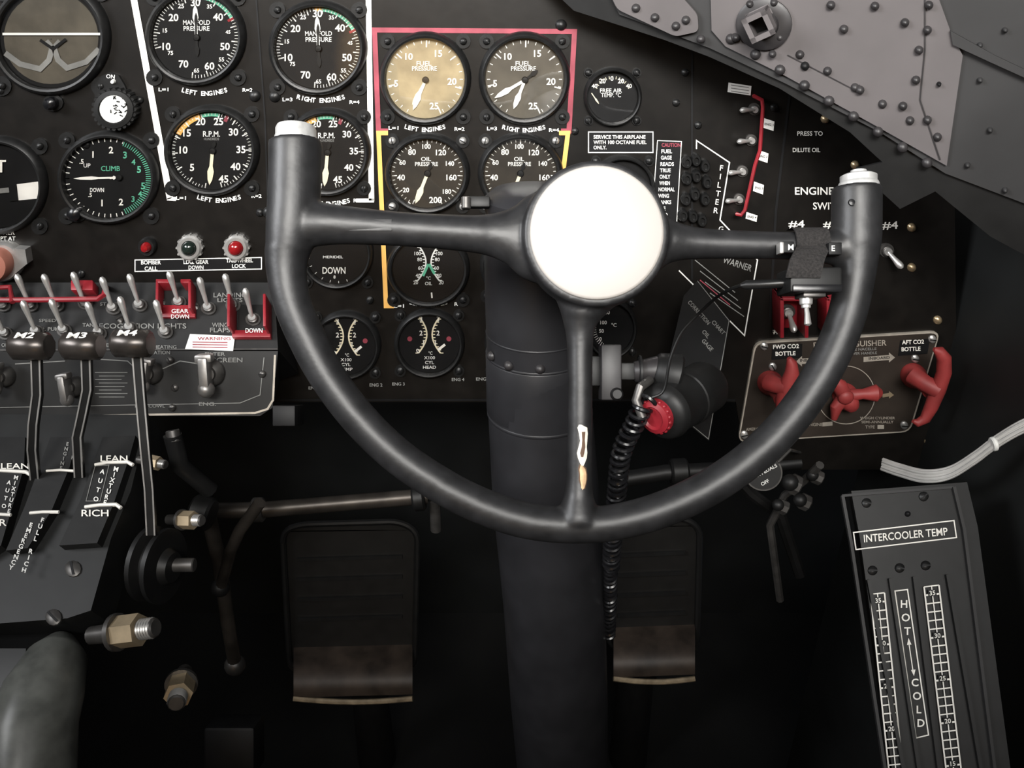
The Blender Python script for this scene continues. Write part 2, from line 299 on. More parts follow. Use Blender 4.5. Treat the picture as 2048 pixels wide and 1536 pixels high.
gauge('climb_indicator',219,356,98,90,[('1',186,309,13),('2',222,300,13),('.5',163,323,9),('3',250,310,13,'green'),('4',267,324,11,'green'),('5',278,339,13,'green'),('.5',180,390,8),('1',204,406,13),('2',242,404,13),('3',266,398,11,'green'),('4',280,388,11,'green'),('5',286,372,13,'green')],
  [('UP',174,331,8,14),('CLIMB',221,337,10,38,'green'),('DOWN',194,380,8,28)],[(-90,20,14,.80,.88,.009,'white'),(-200,-90,14,.80,.88,.009,'white'),(22,155,40,.76,.88,.009,'green')],[(238,355,147,357,7,'white'),(220,356,232,355,8,'white')])
def att(b,fr):
    b.lathe(fr,[(.01,.0014),(.82,.0014)],'facelow',40,cap=False)
    b.line(PP,[(5,68),(205,68)],5,'white',off=.003)
    b.line(PP,[(10,106),(40,128),(80,138),(98,120),(104,96),(92,82)],11,'dimtext',off=.0025); b.line(PP,[(198,98),(172,124),(134,136),(116,120),(108,96),(120,82)],11,'dimtext',off=.0025)
    b.line(PP,[(80,80),(106,98),(132,78)],6,'face',off=.003)
gauge('attitude_indicator',104,78,115,112,extra=att,face='face')
def turn(b,fr):
    b.flat(PP,[(22,370),(84,362),(88,396),(24,402)],'labelwhite',off=.0022); b.line(PP,[(24,368),(28,402)],18,'face',off=.0026)
    b.line(PP,[(-10,322),(12,322)],4,'white',off=.003); b.line(PP,[(2,322),(2,345)],5,'white',off=.003); b.line(PP,[(-30,385),(18,380)],10,'dimtext',off=.003)
gauge('turn_and_bank_indicator',-4,372,98,95,extra=turn)
gauge('flap_position_indicator',675,507,70,68,[('8',669,554,6)],[('DOWN',668,541,13,46,'white'),('MERIDEL',666,514,5,40,'ltext')],[(-200,20,14,.8,.87,.008,'white')],())
def dual(b,cx,cy,k,m):
    for sgn in (-1,1):
        pts=[(cx+sgn*(38-32*math.cos((i-6)/6*1.15))*k*1.0*.9,cy+(i-6)*6.3*k) for i in range(13)]
        b.line(PP,pts,3*k,m,off=.0022)
        for p in pts: b.line(PP,[p,(p[0]+sgn*6*k,p[1])],2*k,m,off=.0023)
def oilt(b,fr):
    dual(b,857,525,.95,'ltext')
    for y,t in [(507,'100'),(519,'80'),(536,'60'),(551,'40'),(565,'20')]:
        for s in (-1,1): b.ptext(PP,t,857+s*(14+abs(y-530)*.33),y,7,'ltext',off=.0022)
    b.ptext(PP,'°C',857,556,6,'ltext',off=.0022); b.ptext(PP,'OIL',857,567,6.5,'ltext',off=.0022)
    b.line(PP,[(857,528),(846,552)],5,'green',off=.003); b.line(PP,[(858,528),(869,548)],5,'green',off=.003); b.line(PP,[(863,585),(864,596)],3,'white',off=.003)
gauge('oil_temperature_gauge',857,537,80,74,extra=oilt)
def cyl(cx,cy,last):
    def f(b,fr):
        dual(b,cx,cy-17,.98,'cream')
        for y,t in [(-48,'3'),(-20,'2'),(0,'1')]:
            for s in (-1,1): b.ptext(PP,t,cx+s*(17 if t!='1' else 12),cy+y,9.5,'white',off=.0024)
        b.ptext(PP,'0',cx-23,cy+16,9,'white',off=.0024,ang=25); b.line(PP,[(cx+17,cy+14),(cx+31,cy+3)],5,'white',off=.003)
        for s in (-1,1): b.lathe(PP.frame(cx+s*39,cy-10,5,5),[(.01,.002),(1,.002)],'redline',12,cap=False)
        for i,(t,w) in enumerate([('°C',8),('X100',22),('CYL',18),(last,26)]): b.ptext(PP,t,cx+(0 if i else 2),cy+20+i*9.5,6,'ltext',w=w,off=.0022)
    gauge('cylinder_head_temperature_gauge',cx,cy,68,66,extra=f)
cyl(692,690,'TEMP'); cyl(859,686,'HEAD'); cyl(1040,686,'HEAD')
gauge('oil_temperature_gauge',1041,530,78,74)
gauge('carburetor_temperature_gauge',1222,655,50,58,[('150',1213,625,7),('100',1207,645,7),('50',1203,662,7),('0',1201,678,7),('°C',1228,650,7)],(),[(-150,-20,20,.6,.75,.01,'white')])
gauge('free_air_temperature_gauge',1225,193,56,57,[('20',1205,162,9),('0',1224,157,9),('20',1242,162,9),('40',1258,172,8),('40',1189,172,8)],[('FREE AIR',1222,181,8,44),('TEMP. °C',1222,190,8,40)],
  [(-62,62,13,.62,.72,.012,'cream')],[(1183,186,1198,208,4,'cream')])
gauge('fuel_quantity_gauge',1245,372,62,60)
b=B('gyro_caging_knob')
b.prism([PP.hit(x,y) for x,y in [(196,172),(204,152),(222,144),(240,150),(252,170),(262,196),(196,204),(192,190)]],PP.n*.003,'bezel')
b.ptext(PP,'ON',221,153,8,'ltext',off=.0034,ang=-5); b.lathe(PP.frame(230,162,5,5),[(1,.003),(.7,.0055),(.01,.006)],'ltext',12)
b.lathe(PP.frame(238,215,42,40),[(1.0,0),(1,.008),(.93,.011),(.72,.0115),(.70,.0105)],'black',32)
for i in range(24):
    a=i/24*6.283; b.lathe(PP.frame(238+41*math.cos(a),215+39*math.sin(a),4,4),[(1,0),(1,.010)],'black',6)
b.lathe(PP.frame(238,214,28,28),[(1,.0095),(.97,.0108),(.01,.0108)],'ltext',28)
for i in range(22):
    a=random.uniform(0,6.28); r=22*math.sqrt(random.random()); x=240+r*math.cos(a); y=211+r*math.sin(a); q=random.uniform(0,3.14)
    b.line(PP,[(x-3.5*math.cos(q),y-3.5*math.sin(q)),(x+3.5*math.cos(q),y+3.5*math.sin(q))],2.4,'black',off=.0111)
b.done()
b=B('panel_adjuster_knob')
for x,y,r in [(108,205,13),(155,425,14)]:
    b.prism([PP.hit(x+r*1.6*math.cos(k),y+r*1.3*math.sin(k)) for k in [i/12*6.28 for i in range(12)]],PP.n*.002,'bezel')
    b.lathe(PP.frame(x,y,r,r),[(1,0),(.95,.008),(.6,.010),(.01,.0105)],'blackgloss',14)
b.done()
def lamp(x,y,r,lens,bez):
    b=B('indicator_lamp')
    b.lathe(PP.frame(x,y,r,r),[(1,0),(1,.004),(.85,.006),(.62,.006),(.60,.004)],bez,28,cap=False)
    b.lathe(PP.frame(x,y,r*.62,r*.62),[(1,.003),(.9,.007),(.55,.010),(.01,.011)],lens,24)
    if bez!='bezel':
        for k in range(12):
            a=k/12*6.283; b.lathe(PP.frame(x+math.cos(a)*r*1.0,y+math.sin(a)*r*1.0,2.6,2.6),[(1,0),(1,.0045)],bez,6)
    b.done()
lamp(297,491,18,'lensred','bezel'); lamp(382,493,25,'lensgreen','steel'); lamp(475,493,25,'lensred','steel')
b=B('feathering_button'); b.lathe(PP.frame(12,520,38,38),[(1.05,0),(1.05,.006),(.95,.009),(.75,.009)],'steel',28); b.lathe(PP.frame(8,520,31,32),[(1,.006),(1,.016),(.88,.020),(.5,.021),(.01,.0212)],'salmon',28)
b.prism([PP.hit(x,y) for x,y in [(40,490),(62,492),(66,520),(42,540)]],PP.n*.01,'steel'); b.done()
b=B('fuse_cap_cluster')
for x,y in [(1372,322),(1390,318),(1408,330),(1372,355),(1391,350),(1412,362),(1370,396),(1388,386),(1408,396),(1364,428),(1384,430),(1402,438)]:
    b.lathe(PP.frame(x,y,10,13),[(1,0),(1,.005),(.8,.007),(.5,.007),(.45,.005),(.01,.005)],'rubber',18)
b.done()
def toggle(b,pl,px,py,s=1,lean=(0,.7),off=0,m='steel',L=.016):
    fr=pl.frame(px,py,1,1,0,off); k=.0046*s
    uxn=fr.ux.normalized(); uyn=fr.uy.normalized(); f=Fr(fr.O,uxn*k,uyn*k,pl.n)
    b.lathe(f,[(1.35,0),(1.35,.0015),(1,.0016),(.95,.004*s),(.6,.005*s)],'dullsteel' if m=='steel' else m,16); b.lathe(f,[(.8,.004*s),(.7,.0055*s)],m,14)
    d=(pl.n+uxn*lean[0]+uyn*lean[1]).normalized(); p=fr.O+pl.n*.004*s
    b.tube([p,p+d*L*.5*s,p+d*L*.85*s,p+d*L*s,p+d*(L+.0018)*s],[.0015*s,.0020*s,.0028*s,.0026*s,.0012*s],m,10)
b=B('guarded_switch_strip')
for x,y in [(1508,218),(1502,280),(1484,342),(1478,398)]: toggle(b,PP,x,y,.8,(-2.2,.1),L=.017)
pts=[(1508,192),(1524,200),(1526,215),(1520,300),(1510,330),(1490,420),(1482,430),(1474,428)]
b.tube([PP.hit(1508,192)]+[PP.hit(x,y,.012) for x,y in pts]+[PP.hit(1474,428)],.0016,'red',8); b.done()
b=B('fire_switch'); toggle(b,PP,1772,500,1.1,(.6,-.9)); b.done()
for x in (1572,1662):
    b=B('guarded_fire_switch'); f=PP.frame(x,618,1,1)
    b.box(f,-28,-20,-36,42,0,.026,'red',.001); b.box(f,20,28,-36,42,0,.026,'red',.001); b.box(f,-28,28,-36,42,0,.003,'red',.001); b.box(f,-28,28,36,42,0,.026,'red',.001)
    toggle(b,PP,x+2,622,1.2,(0,-.6),off=.003); b.done()
# ---------- fire extinguisher panel
b=B('fire_extinguisher_control_panel')
def rnd(pts,r=12,n=4):
    out=[];N=len(pts)
    for i in range(N):
        p=Vector(pts[i]);a=(Vector(pts[i-1])-p).normalized();c=(Vector(pts[(i+1)%N])-p).normalized()
        for k in range(n+1):
            t=k/n; q=(p+a*r)*(1-t)**2+p*2*t*(1-t)+(p+c*r)*t*t; out.append((q.x,q.y))
    return out
b.sheet(PP,rnd([(1508,682),(1878,660),(1818,861),(1474,882)],18),'plateedge',.003)
b.sheet(PP,rnd([(1511,685),(1874,663),(1815,858),(1477,879)],16),'extplate',.0035)
q=.0046
b.sheet(PP,[(1542,687),(1602,684),(1601,712),(1541,716)],'face',.0041); b.sheet(PP,[(1797,678),(1856,674),(1851,704),(1793,708)],'face',.0041)
for t,x,y,w in [('FWD CO2',1572,693,52),('BOTTLE',1571,707,40),('AFT CO2',1826,684,44),('BOTTLE',1822,698,38)]: b.ptext(PP,t,x,y,8,'white',w=w,off=q,ang=2,bold=.025)
b.ptext(PP,'FIRE EXTINGUISHER',1700,688,11,'plateedge',w=146,off=q,ang=2); b.ptext(PP,'FOR ENGINE NACELLE',1708,699,5,'dimtext',w=90,off=q,ang=2); b.ptext(PP,'PULL LEVER HANDLE',1716,707,5,'dimtext',w=76,off=q,ang=2)
for x0,x1,y,s in [(1592,1650,720,-1),(1727,1790,716,1)]:
    if s>0: b.flat(PP,[(x0,y-2),(x1-12,y-6),(x1-12,y-11),(x1,y-1),(x1-12,y+9),(x1-12,y+4),(x0,y+8)],'plateedge',off=q)
    else: b.flat(PP,[(x0,y+3),(x0+12,y-8),(x0+12,y-3),(x1,y-6),(x1,y+4),(x0+12,y+8),(x0+12,y+13)],'plateedge',off=q)
    b.ptext(PP,'INBOARD',(x0+x1)/2,y,5.5,'face',w=42,off=q+.0003,ang=3)
b.ptext(PP,'WEIGH CYLINDER',1755,836,5,'plateedge',w=70,off=q); b.ptext(PP,'SEMI-ANNUALLY',1755,844,5,'plateedge',w=64,off=q); b.ptext(PP,'TYPE',1740,854,6,'plateedge',off=q); b.flat(PP,[(1755,850),(1768,850),(1768,858),(1755,858)],'plateedge',off=q)
b.ptext(PP,'AMERICAN',1510,858,6,'plateedge',w=36,off=q,ang=3); b.ptext(PP,'ENGINE',1630,849,6,'plateedge',w=30,off=q)
b.flat(PP,[(1645,845),(1665,843),(1665,851),(1645,853)],'plateedge',off=q)
b.line(PP,[(1692+58*math.cos(a),790+58*math.sin(a)) for a in [i/40*6.283 for i in range(40)]],1.6,'plateedge',off=q,closed=True)
b.flat(PP,[(1765,788),(1778,786),(1778,782),(1788,790),(1778,797),(1778,793),(1765,795)],'gold',off=q)
for x,y in [(1528,692),(1864,678),(1488,869),(1808,850),(1830,717),(1545,733)]: b.screw(PP,x,y,8,'steel',off=.0035)
ext=b.done()
def pull(cx,cy,pts,root):
    b=B('pull_handle'); r=PP.frame(root[0],root[1],26,24,0,.0036)
    b.lathe(r,[(1,0),(1,.004),(.75,.010),(.55,.016),(.45,.030),(.5,.034)],'redhandle',24)
    P=[PP.hit(x,y,.045) for x,y,_ in pts]; b.tube(P,[w*.00036 for _,_,w in pts],'redhandle',14)
    m=min(pts,key=lambda p:abs(p[1]-cy)+abs(p[0]-cx)); b.tube([PP.hit(root[0],root[1],.028),PP.hit((root[0]+m[0])/2,(root[1]+m[1])/2+2,.040),PP.hit(m[0],m[1],.045)],[.009,.0075,.0085],'redhandle',14)
    b.done(parent=ext)
pull(1570,775,[(1578,716,6),(1583,725,13),(1584,745,18),(1574,775,22),(1566,800,19),(1562,818,14),(1560,828,6)],(1540,765))
pull(1868,760,[(1868,698,5),(1878,702,13),(1888,716,17),(1888,745,18),(1876,780,19),(1862,815,17),(1850,838,14),(1834,846,11),(1826,842,5)],(1826,750))
b=B('selector_knob'); b.lathe(PP.frame(1690,792,26,26,0,.0036),[(1,0),(1,.004),(.8,.008),(.7,.012),(.6,.017),(.3,.020),(.01,.0205)],'redhandle',28)
P0=PP.hit(1690,792,.015)
b.tube([P0,PP.hit(1725,788,.018),PP.hit(1752,786,.019),PP.hit(1762,786,.019)],[.007,.005,.0085,.004],'redhandle',14); b.tube([P0,PP.hit(1678,770,.018),PP.hit(1672,762,.018)],[.007,.007,.004],'redhandle',14); b.tube([P0,PP.hit(1672,815,.018),PP.hit(1668,838,.018)],[.007,.006,.003],'redhandle',14)
b.ball(PP.hit(1692,795,.022),.0075,'redhandle',Vector((0,-1,0)),.6); b.done(parent=ext)
# ================= structure top right
ST=Plane(D(1400,70,.585),(-.35,-.93,-.1))
b=B('fuselage_frame')
b.sheet(ST,[(1055,-70),(1150,20),(1250,52),(1330,78),(1420,112),(1560,175),(1700,262),(1765,322),(1712,335),(1800,415),(1870,380),(1980,470),(2110,540),(2150,540),(2150,-80)],'black',.003,-.006)
b.sheet(ST,[(1185,-80),(1240,28),(1420,95),(1570,165),(1760,263),(1890,345),(2140,440),(2140,-80)],'grey2',.002,-.002)
b.sheet(ST,[(1420,-80),(1424,60),(1452,92),(1570,150),(1755,252),(1893,330),(1925,110),(1900,60),(1850,-80)],'grey',.002,.0005)
b.sheet(ST,rnd([(1190,-80),(1236,18),(1352,72),(1398,62),(1396,28),(1362,-10),(1350,-80)],10),'grey',.002,.002)
b.sheet(ST,[(1900,60),(1990,110),(2140,180),(2140,195),(1985,125),(1905,88)],'grey2',.003,.002)
for i in range(9): x=1462+i*49; y=78+i*31; b.rivet(ST,x,y,11,off=.0025)
for i in range(1,7): x=1545+i*55; y=68+i*33; b.rivet(ST,x,y+8,9,off=.0025)
for x,y in [(1272,16),(1310,35),(1352,52),(1402,78),(1372,40),(1560,75),(1810,45),(1855,60),(1838,100),(1832,160),(1720,180),(1750,12),(1662,10),(1688,58),(1858,10),(1806,212),(1855,240),(1470,75)]: b.rivet(ST,x,y,9,off=.004)
b.rivet(ST,1610,132,9,'face',.003); b.rivet(ST,1878,168,5,'face',.003)
b.line(ST,[(1575,110),(1700,175),(1720,170)],2,'rivet',off=.0032); b.line(ST,[(1850,-10),(1850,100),(1840,200),(1880,320)],3,'rivet',off=.0032)
for x,y in [(1960,160),(2010,60),(1935,330),(2010,380),(1980,260),(1960,90)]: b.rivet(ST,x,y,6,'grey2',.001)
b.done()
b=B('square_socket_fitting'); fr=ST.frame(1528,48,56,52,0,.0025)
b.lathe(fr,[(1.0,0),(1.0,.003),(.9,.004),(.55,.004),(.5,.008)],'rivet',30)
f=ST.frame(1524,42,1,1,25,.0065)
for x0,x1,y0,y1 in [(-24,-17,-24,24),(17,24,-24,24),(-24,24,-24,-17),(-24,24,17,24)]: b.box(f,x0,x1,y0,y1,0,.022,'grey',.0006)
b.box(f,-17,17,-17,17,0,.004,'face')
for x,y in [(1548,5),(1473,75),(1545,108),(1500,8)]: b.rivet(ST,x,y,8,off=.0055)
b.done()
# ================= SWITCH CONSOLE
C1=Plane(Vector((0,.690,PP.hit(275,565).z)),(0,-.6,.8)); C2=Plane(C1.hit(275,700),(0,-.95,.3)); 
b=B('switch_console')
xs0=-120
top=[C1.hit(xs0,565),C1.hit(548,565),C1.hit(556,700),C1.hit(xs0,700)]
low=[C2.hit(xs0,832),C2.hit(520,832),C2.hit(545,815),C2.hit(556,702)]
b.add(top,[[0,1,2,3]],'console'); b.add([C2.hit(xs0,701)]+low,[[0,1,2,3,4]],'console')
b.add([C1.hit(548,565),C1.hit(556,700),C2.hit(556,702),C2.hit(545,815),C2.hit(520,832),Vector((C2.hit(520,832).x,.688,C2.hit(520,832).z)),Vector((C2.hit(556,702).x,.688,C2.hit(545,815).z))],[[0,1,2,3,4,5,6]],'black')
b.add([C2.hit(xs0,832),C2.hit(520,832),Vector((C2.hit(520,832).x,.688,C2.hit(520,832).z)),Vector((C2.hit(xs0,832).x,.688,C2.hit(xs0,832).z))],[[0,1,2,3]],'black')
b.line(C2,[(0,834),(510,826),(535,818),(546,800),(550,710)],4,'plateedge',off=.001); b.line(C1,[(0,700),(555,698)],3,'dullsteel',off=.001); b.line(C2,[(0,815),(480,806),(520,790),(528,715)],1.5,'dimtext',off=.001)
T=[('LANDING',460,590,9,66,C1),('LIGHTS',460,600,8,50,C1),('RECOGNITION LIGHTS',280,652,10,185,C1),('WING',440,650,9,32,C1),('FLAPS',440,660,9,40,C1),('STARTER',225,608,6,50,C1),('MESH',280,612,6,26,C1),('KEY',215,690,7,24,C1),('HEATING',330,694,7,46,C1),('FORMATION',310,705,7,60,C2),('CARB',140,685,7,30,C1),('HYD. PUMP',95,658,7,60,C1),('TANK',180,650,7,30,C1),('SCREEN',455,720,9,60,C2),('FILTER',430,708,7,40,C2),('ENG.',415,808,7,34,C2),('ENG. COWL',300,812,6,60,C2),('ON',10,690,7,14,C1),('SPEED',95,641,6,34,C1)]
for t,x,y,h,w,p in T: b.ptext(p,t,x,y,h,'dimtext',w=w)
b.line(C2,[(190,718),(255,722),(275,740)],2,'dimtext'); b.line(C2,[(400,728),(360,722),(320,740)],2,'dimtext'); b.line(C2,[(30,728),(130,722)],2,'dimtext')
for i in range(8): b.line(C2,[(190+i%2*8,745+i*7),(255-i%3*6,745+i*7)],1.2,'dimtext')
b.flat(C1,[(380,668),(470,672),(466,702),(370,698)],'labelwhite',off=.0012)
b.ptext(C1,'WARNING',428,677,6.5,'redline',w=66,off=.0016)
for k in (684,689,694): b.line(C1,[(385,k),(455,k+1)],1.8,'redline',off=.0016)
for x,y,p in [(325,605,C1),(392,613,C1),(20,600,C1),(525,748,C2),(340,720,C2),(345,815,C2),(240,640,C1),(350,775,C2)]: b.screw(p,x,y,8,'dullsteel')
con=b.done()
for x,y,l in [(8,612,.8),(63,612,.9),(115,612,.9),(172,608,.9),(228,618,.9),(281,612,.9),(359,606,.8),(418,618,.8),(467,612,.9),(507,640,.8),(12,668,.9),(75,665,.9),(130,662,.9),(200,668,.9),(262,658,1),(332,665,1)]:
    b=B('toggle_switch'); toggle(b,C1,x,y,1.1,(0,l),L=.023,off=.0005); b.done(parent=con)
b=B('guard_bar'); 
b.tube([C1.hit(-60,616),C1.hit(-60,600,.012),C1.hit(80,600,.014),C1.hit(195,598,.014),C1.hit(208,590,.014),C1.hit(212,575,.012),C1.hit(212,575,0)],.0024,'red',8); b.tube([C1.hit(-60,578,.012),C1.hit(20,574,.014),C1.hit(25,605,.014)],.0022,'red',8)
f=C1.frame(178,586,1,1); b.box(f,-24,20,-8,12,.0,.012,'red',.001); b.done(parent=con)
b=B('landing_gear_switch_guard'); f=C1.frame(358,600,1,1); b.box(f,-35,-29,-32,24,0,.014,'red',.0008); b.box(f,29,35,-32,24,0,.014,'red',.0008); b.box(f,-35,35,-38,-14,0,.004,'red',.0008); b.box(f,-35,-8,18,26,0,.014,'red',.0008); b.box(f,14,35,18,26,0,.014,'red',.0008)
b.ptext(C1,'GEAR',360,622,8,'ltext',w=34,off=.005); b.ptext(C1,'DOWN',360,633,8,'ltext',w=36,off=.005); b.done(parent=con)
b=B('wing_flap_switch_guard'); f=C1.frame(506,640,1,1); b.box(f,-38,-32,-34,30,0,.020,'red',.0008); b.box(f,32,38,-34,30,0,.020,'red',.0008); b.box(f,-38,38,-40,-26,0,.006,'red',.0008); b.box(f,-30,30,-26,30,0,.001,'black',.0003)
b.ptext(C1,'DOWN',508,661,9,'ltext',w=34,off=.0074); b.done(parent=con)
def wingknob(x,y,s=1,a=0):
    b=B('rotary_selector_knob'); fr=C2.frame(x,y,26*s,26*s,a)
    b.lathe(fr,[(1,0),(1,.004),(.8,.007),(.55,.009),(.5,.012)],'dullsteel',24)
    f=C2.frame(x,y,1*s,1*s,a); b.box(f,-9,9,-30,34,.008,.022,'knobsteel',.0018); b.box(f,-16,16,24,40,.010,.020,'knobsteel',.0018); b.ball(f.pt(0,-26,.016),.007*s,'knobsteel'); b.done(parent=con)
wingknob(424,745,1.05,4); wingknob(305,745,.85,-8); wingknob(150,772,.8,10); wingknob(12,752,.8,0)
# ================= THROTTLE PEDESTAL
PD=Plane(D(100,870,.705),(0,-.5,.87))
b=B('throttle_pedestal')
def slab(pts,m,off,th): b.sheet(PD,pts,m,th,off)
slab([(-150,872),(330,872),(318,930),(298,1020),(262,1110),(225,1250),(180,1265),(-150,1290)],'pedestal',-.04,.04)
slab([(-120,885),(62,885),(60,945),(15,1100),(-120,1180)],'black',0,.010)
slab([(112,885),(165,885),(150,945),(115,1030),(68,1105),(25,1110),(62,1022)],'black',0,.010)
slab([(215,885),(280,882),(268,925),(238,1015),(205,1095),(130,1100),(172,1010)],'black',0,.010)
for L,r in [([(-20,940),(20,942),(52,944),(62,950)],.0016),([(93,942),(120,940),(150,942)],.0012),([(60,1026),(85,1024),(118,1024)],.0014),([(-10,1028),(22,1030)],.0014),([(190,930),(215,925),(255,924),(266,930)],.0016),([(170,1014),(200,1010),(232,1009),(242,1016)],.0016)]: b.tube([PD.hit(x,y,.010) for x,y in L],r,'white',6)
for t,x,y,h,w,a in [('LEAN',30,932,11,56,0),('LEAN',228,917,12,54,0),('RICH',190,1026,13,54,0),('R',6,1045,13,14,0)]: b.ptext(PD,t,x,y,h,'white',w=w,off=.0108,ang=a)
def vert(t,x0,y0,x1,y1,h,a,m='ltext'):
    for i,ch in enumerate(t):
        k=i/(len(t)-1); b.ptext(PD,ch,x0+(x1-x0)*k,y0+(y1-y0)*k,h,m,off=.0108,ang=a,bold=.025)
vert('AUTO',205,943,192,998,9,-14); vert('MIXTURE',232,938,210,1005,9,-14); vert('AUTO',18,965,8,1012,8,-14); vert('MIXTURE',32,955,18,1022,8,-14)
vert('FULL RICH',85,1040,48,1140,9,-16); vert('EMERGENCY',62,1050,22,1135,9,-16); vert('ENGINE',135,888,122,936,7,-10,'dimtext'); vert('OFF',152,888,145,915,7,-10,'dimtext')
b.line(PD,[(190,932),(218,930),(200,1002),(172,1002)],1.2,'dimtext',off=.0105,closed=True)
for x,y in [(147,1138),(108,1235)]: b.screw(PD,x,y,17,'dullsteel')
ped=b.done()
def lever(label,kx,ky,pts):
    b=B('mixture_control_lever'); kd=.62
    c=D(kx,ky,kd); r=30*kd/F; hw=37*kd/F
    ca,sa=math.cos(math.pi/8),math.sin(math.pi/8)
    f=Fr(c-rt*hw,(up*ca+fw*sa)*r,(fw*ca-up*sa)*r,rt); b.lathe(f,[(.78,0),(1,.003),(1,2*hw-.003),(.78,2*hw)],'knobdark',8,smooth=False)
    tn=(up-fw).normalized(); tv=(up+fw).normalized()
    b.text(Fr(c+tn*(r*.925+.0004),rt*kd/F,tv*kd/F*1.25,tn),label,13,'white',w=38,bold=.03)
    P=[D(x,y,d) for x,y,d in pts]; b.strap(P,rt*.0034,fw*.0022,'black'); 
    for s in (-1,1): b.strap([p+rt*.0032*s-fw*.0022 for p in P],rt*.0006,fw*.0004,'steel')
    b.done(parent=ped)
lever('M2',62,692,[(74,715,.625),(76,790,.635),(68,850,.645),(66,900,.655),(72,960,.675)])
lever('M3',165,692,[(174,715,.625),(176,780,.635),(166,830,.645),(156,875,.655),(160,955,.675)])
lever('M4',265,687,[(276,712,.625),(283,800,.635),(292,900,.64),(300,980,.65),(304,1070,.66)])
b=B('trim_wheel_cover')
b.tube([D(120,1290,.640),D(112,1320,.62),D(88,1380,.60),D(65,1450,.585),D(50,1640,.57)],[.012,.022,.028,.030,.032],'hazegrey',28); b.strap([D(-10,1280,.63),D(-20,1420,.60),D(-30,1620,.58)],rt*.036,fw*.02,'pedestal'); b.done()
b=B('control_cable_pulley'); c=D(318,1130,.68); f=axframe(c,c+Vector((1,-.25,0)))
b.lathe(Fr(f.O,Vector((0,0,.032)),Vector((.006,.03,0)),f.n),[(.4,-.012),(1,-.011),(1,-.007),(.75,-.004),(.75,0),(1,.003),(1,.007),(.5,.008),(.4,.014)],'black',32)
b.cyl(c-Vector((.02,0,0)),c+Vector((.03,0,0)),.006,.006,'dullsteel',12); b.done()
def boltnut(x,y,d,s,ax):
    b=B('hex_bolt'); c=D(x,y,d); ax=Vector(ax).normalized(); f=axframe(c,c+ax)
    F2=Fr(f.O,f.ux*s,f.uy*s,f.n)
    b.lathe(F2,[(1,-.6*s),(1,.9*s)],'gold',6,smooth=False); b.lathe(F2,[(.6,.9*s),(.6,1.9*s),(.5,2*s)],'dullsteel',14)
    b.lathe(F2,[(1.15,-.9*s),(1.15,-.6*s)],'dullsteel',20); b.lathe(F2,[(.55,-2.6*s),(.6,-.9*s)],'dullsteel',14)
    for k in range(5): b.lathe(F2,[(.66,(1.0+.18*k)*s),(.60,(1.09+.18*k)*s)],'steel',14,cap=False)
    b.done()
boltnut(255,1262,.62,.0125,(1,-.1,.25)); boltnut(360,1378,.70,.012,(.25,-.9,.3)); boltnut(308,925,.68,.006,(1,-.3,0)); boltnut(375,1040,.70,.008,(1,-.3,.2))
b=B('brake_linkage_rod')
b.tube([D(412,1010,.80),D(440,1130,.84),D(455,1240,.88),D(470,1330,.92)],.0075,'tubemetal',12); b.tube([D(520,1005,.78),D(480,1060,.8),D(462,1100,.82),D(440,1180,.85)],.006,'tubemetal',12)
b.ball(D(470,1330,.92),.012,'dullsteel'); b.ball(D(440,1175,.85),.010,'black'); b.cyl(D(385,1020,.76),D(425,1030,.76),.016,.016,'black'); b.done()
b=B('rudder_torque_tube'); b.tube([D(395,1022,.84),D(520,1020,.84),D(855,992,.86)],.0085,'tubemetal',14); b.cyl(D(505,1020,.84),D(528,1019,.84),.013,.013,'dullsteel'); b.cyl(D(825,997,.855),D(850,994,.855),.014,.014,'black')
b.tube([D(870,1000,.86),D(872,1060,.88)],.006,'dullsteel',10); b.tube([D(855,992,.86),D(960,987,.86)],.006,'black',10); b.done()
b=B('rudder_torque_tube'); b.tube([D(1225,962,.84),D(1330,945,.84),D(1480,938,.84)],.0085,'black',14); b.cyl(D(1340,944,.84),D(1375,942,.84),.014,.014,'black'); b.tube([D(1480,938,.84),D(1600,925,.84)],.007,'black',10); b.done()
def pedal(x0,x1,y0,y1,yd):
    b=B('rudder_pedal'); R=Plane((0,yd,.3),(0,-1,.15))
    out=rnd([(x0,y0+14),(x0+35,y0),(x1-35,y0-6),(x1,y0+14),(x1-6,y1-70),(x0+14,y1-70)],22)
    b.sheet(R,out,'pedal',.01,-.01); P=[R.hit(x,y,.004) for x,y in out]; b.tube(P+[P[0]],.004,'black',8)
    for k in range(4): b.line(R,[(x0+30,y0+70+k*40),(x1-30,y0+64+k*40)],6,'black',off=.001,th=.003)
    n=9; prof=[]
    for k in range(n): a=k/(n-1); prof.append((y1-110+a*100, .0+.055*math.sin(a*math.pi*.5)))
    vs=[]
    for y,o in prof: vs+=[R.hit(x0+22,y,o),R.hit(x1-10,y-6,o)]
    b.add(vs,[[2*i,2*i+1,2*i+3,2*i+2] for i in range(n-1)],'pedalworn',True)
    b.tube([R.hit(x0+22+(x1-x0-32)*t,y1-8+7*math.sin(t*3.1),.055) for t in [i/8 for i in range(9)]],.0036,'lip',8)
    xx=R.hit((x0+x1)/2,1250).x
    b.cyl(Vector((xx,.87,0)),Vector((xx,.87,.42)),.03,.022,'black'); b.cyl(Vector((xx,.79,.27)),Vector((xx,.87,.30)),.012,.012,'black')
    b.done()
pedal(565,835,1048,1405,.80); pedal(1205,1400,1040,1365,.80)
b=B('rudder_pedal_lock_tag'); T=Plane(D(1528,945,.70),(-.1,-.9,.35)); b.lathe(T.frame(1526,945,38,36),[(1,0),(1,.002)],'dullsteel',30); b.lathe(T.frame(1526,945,35,33),[(.01,.0023),(1,.0023)],'black',30,cap=False)
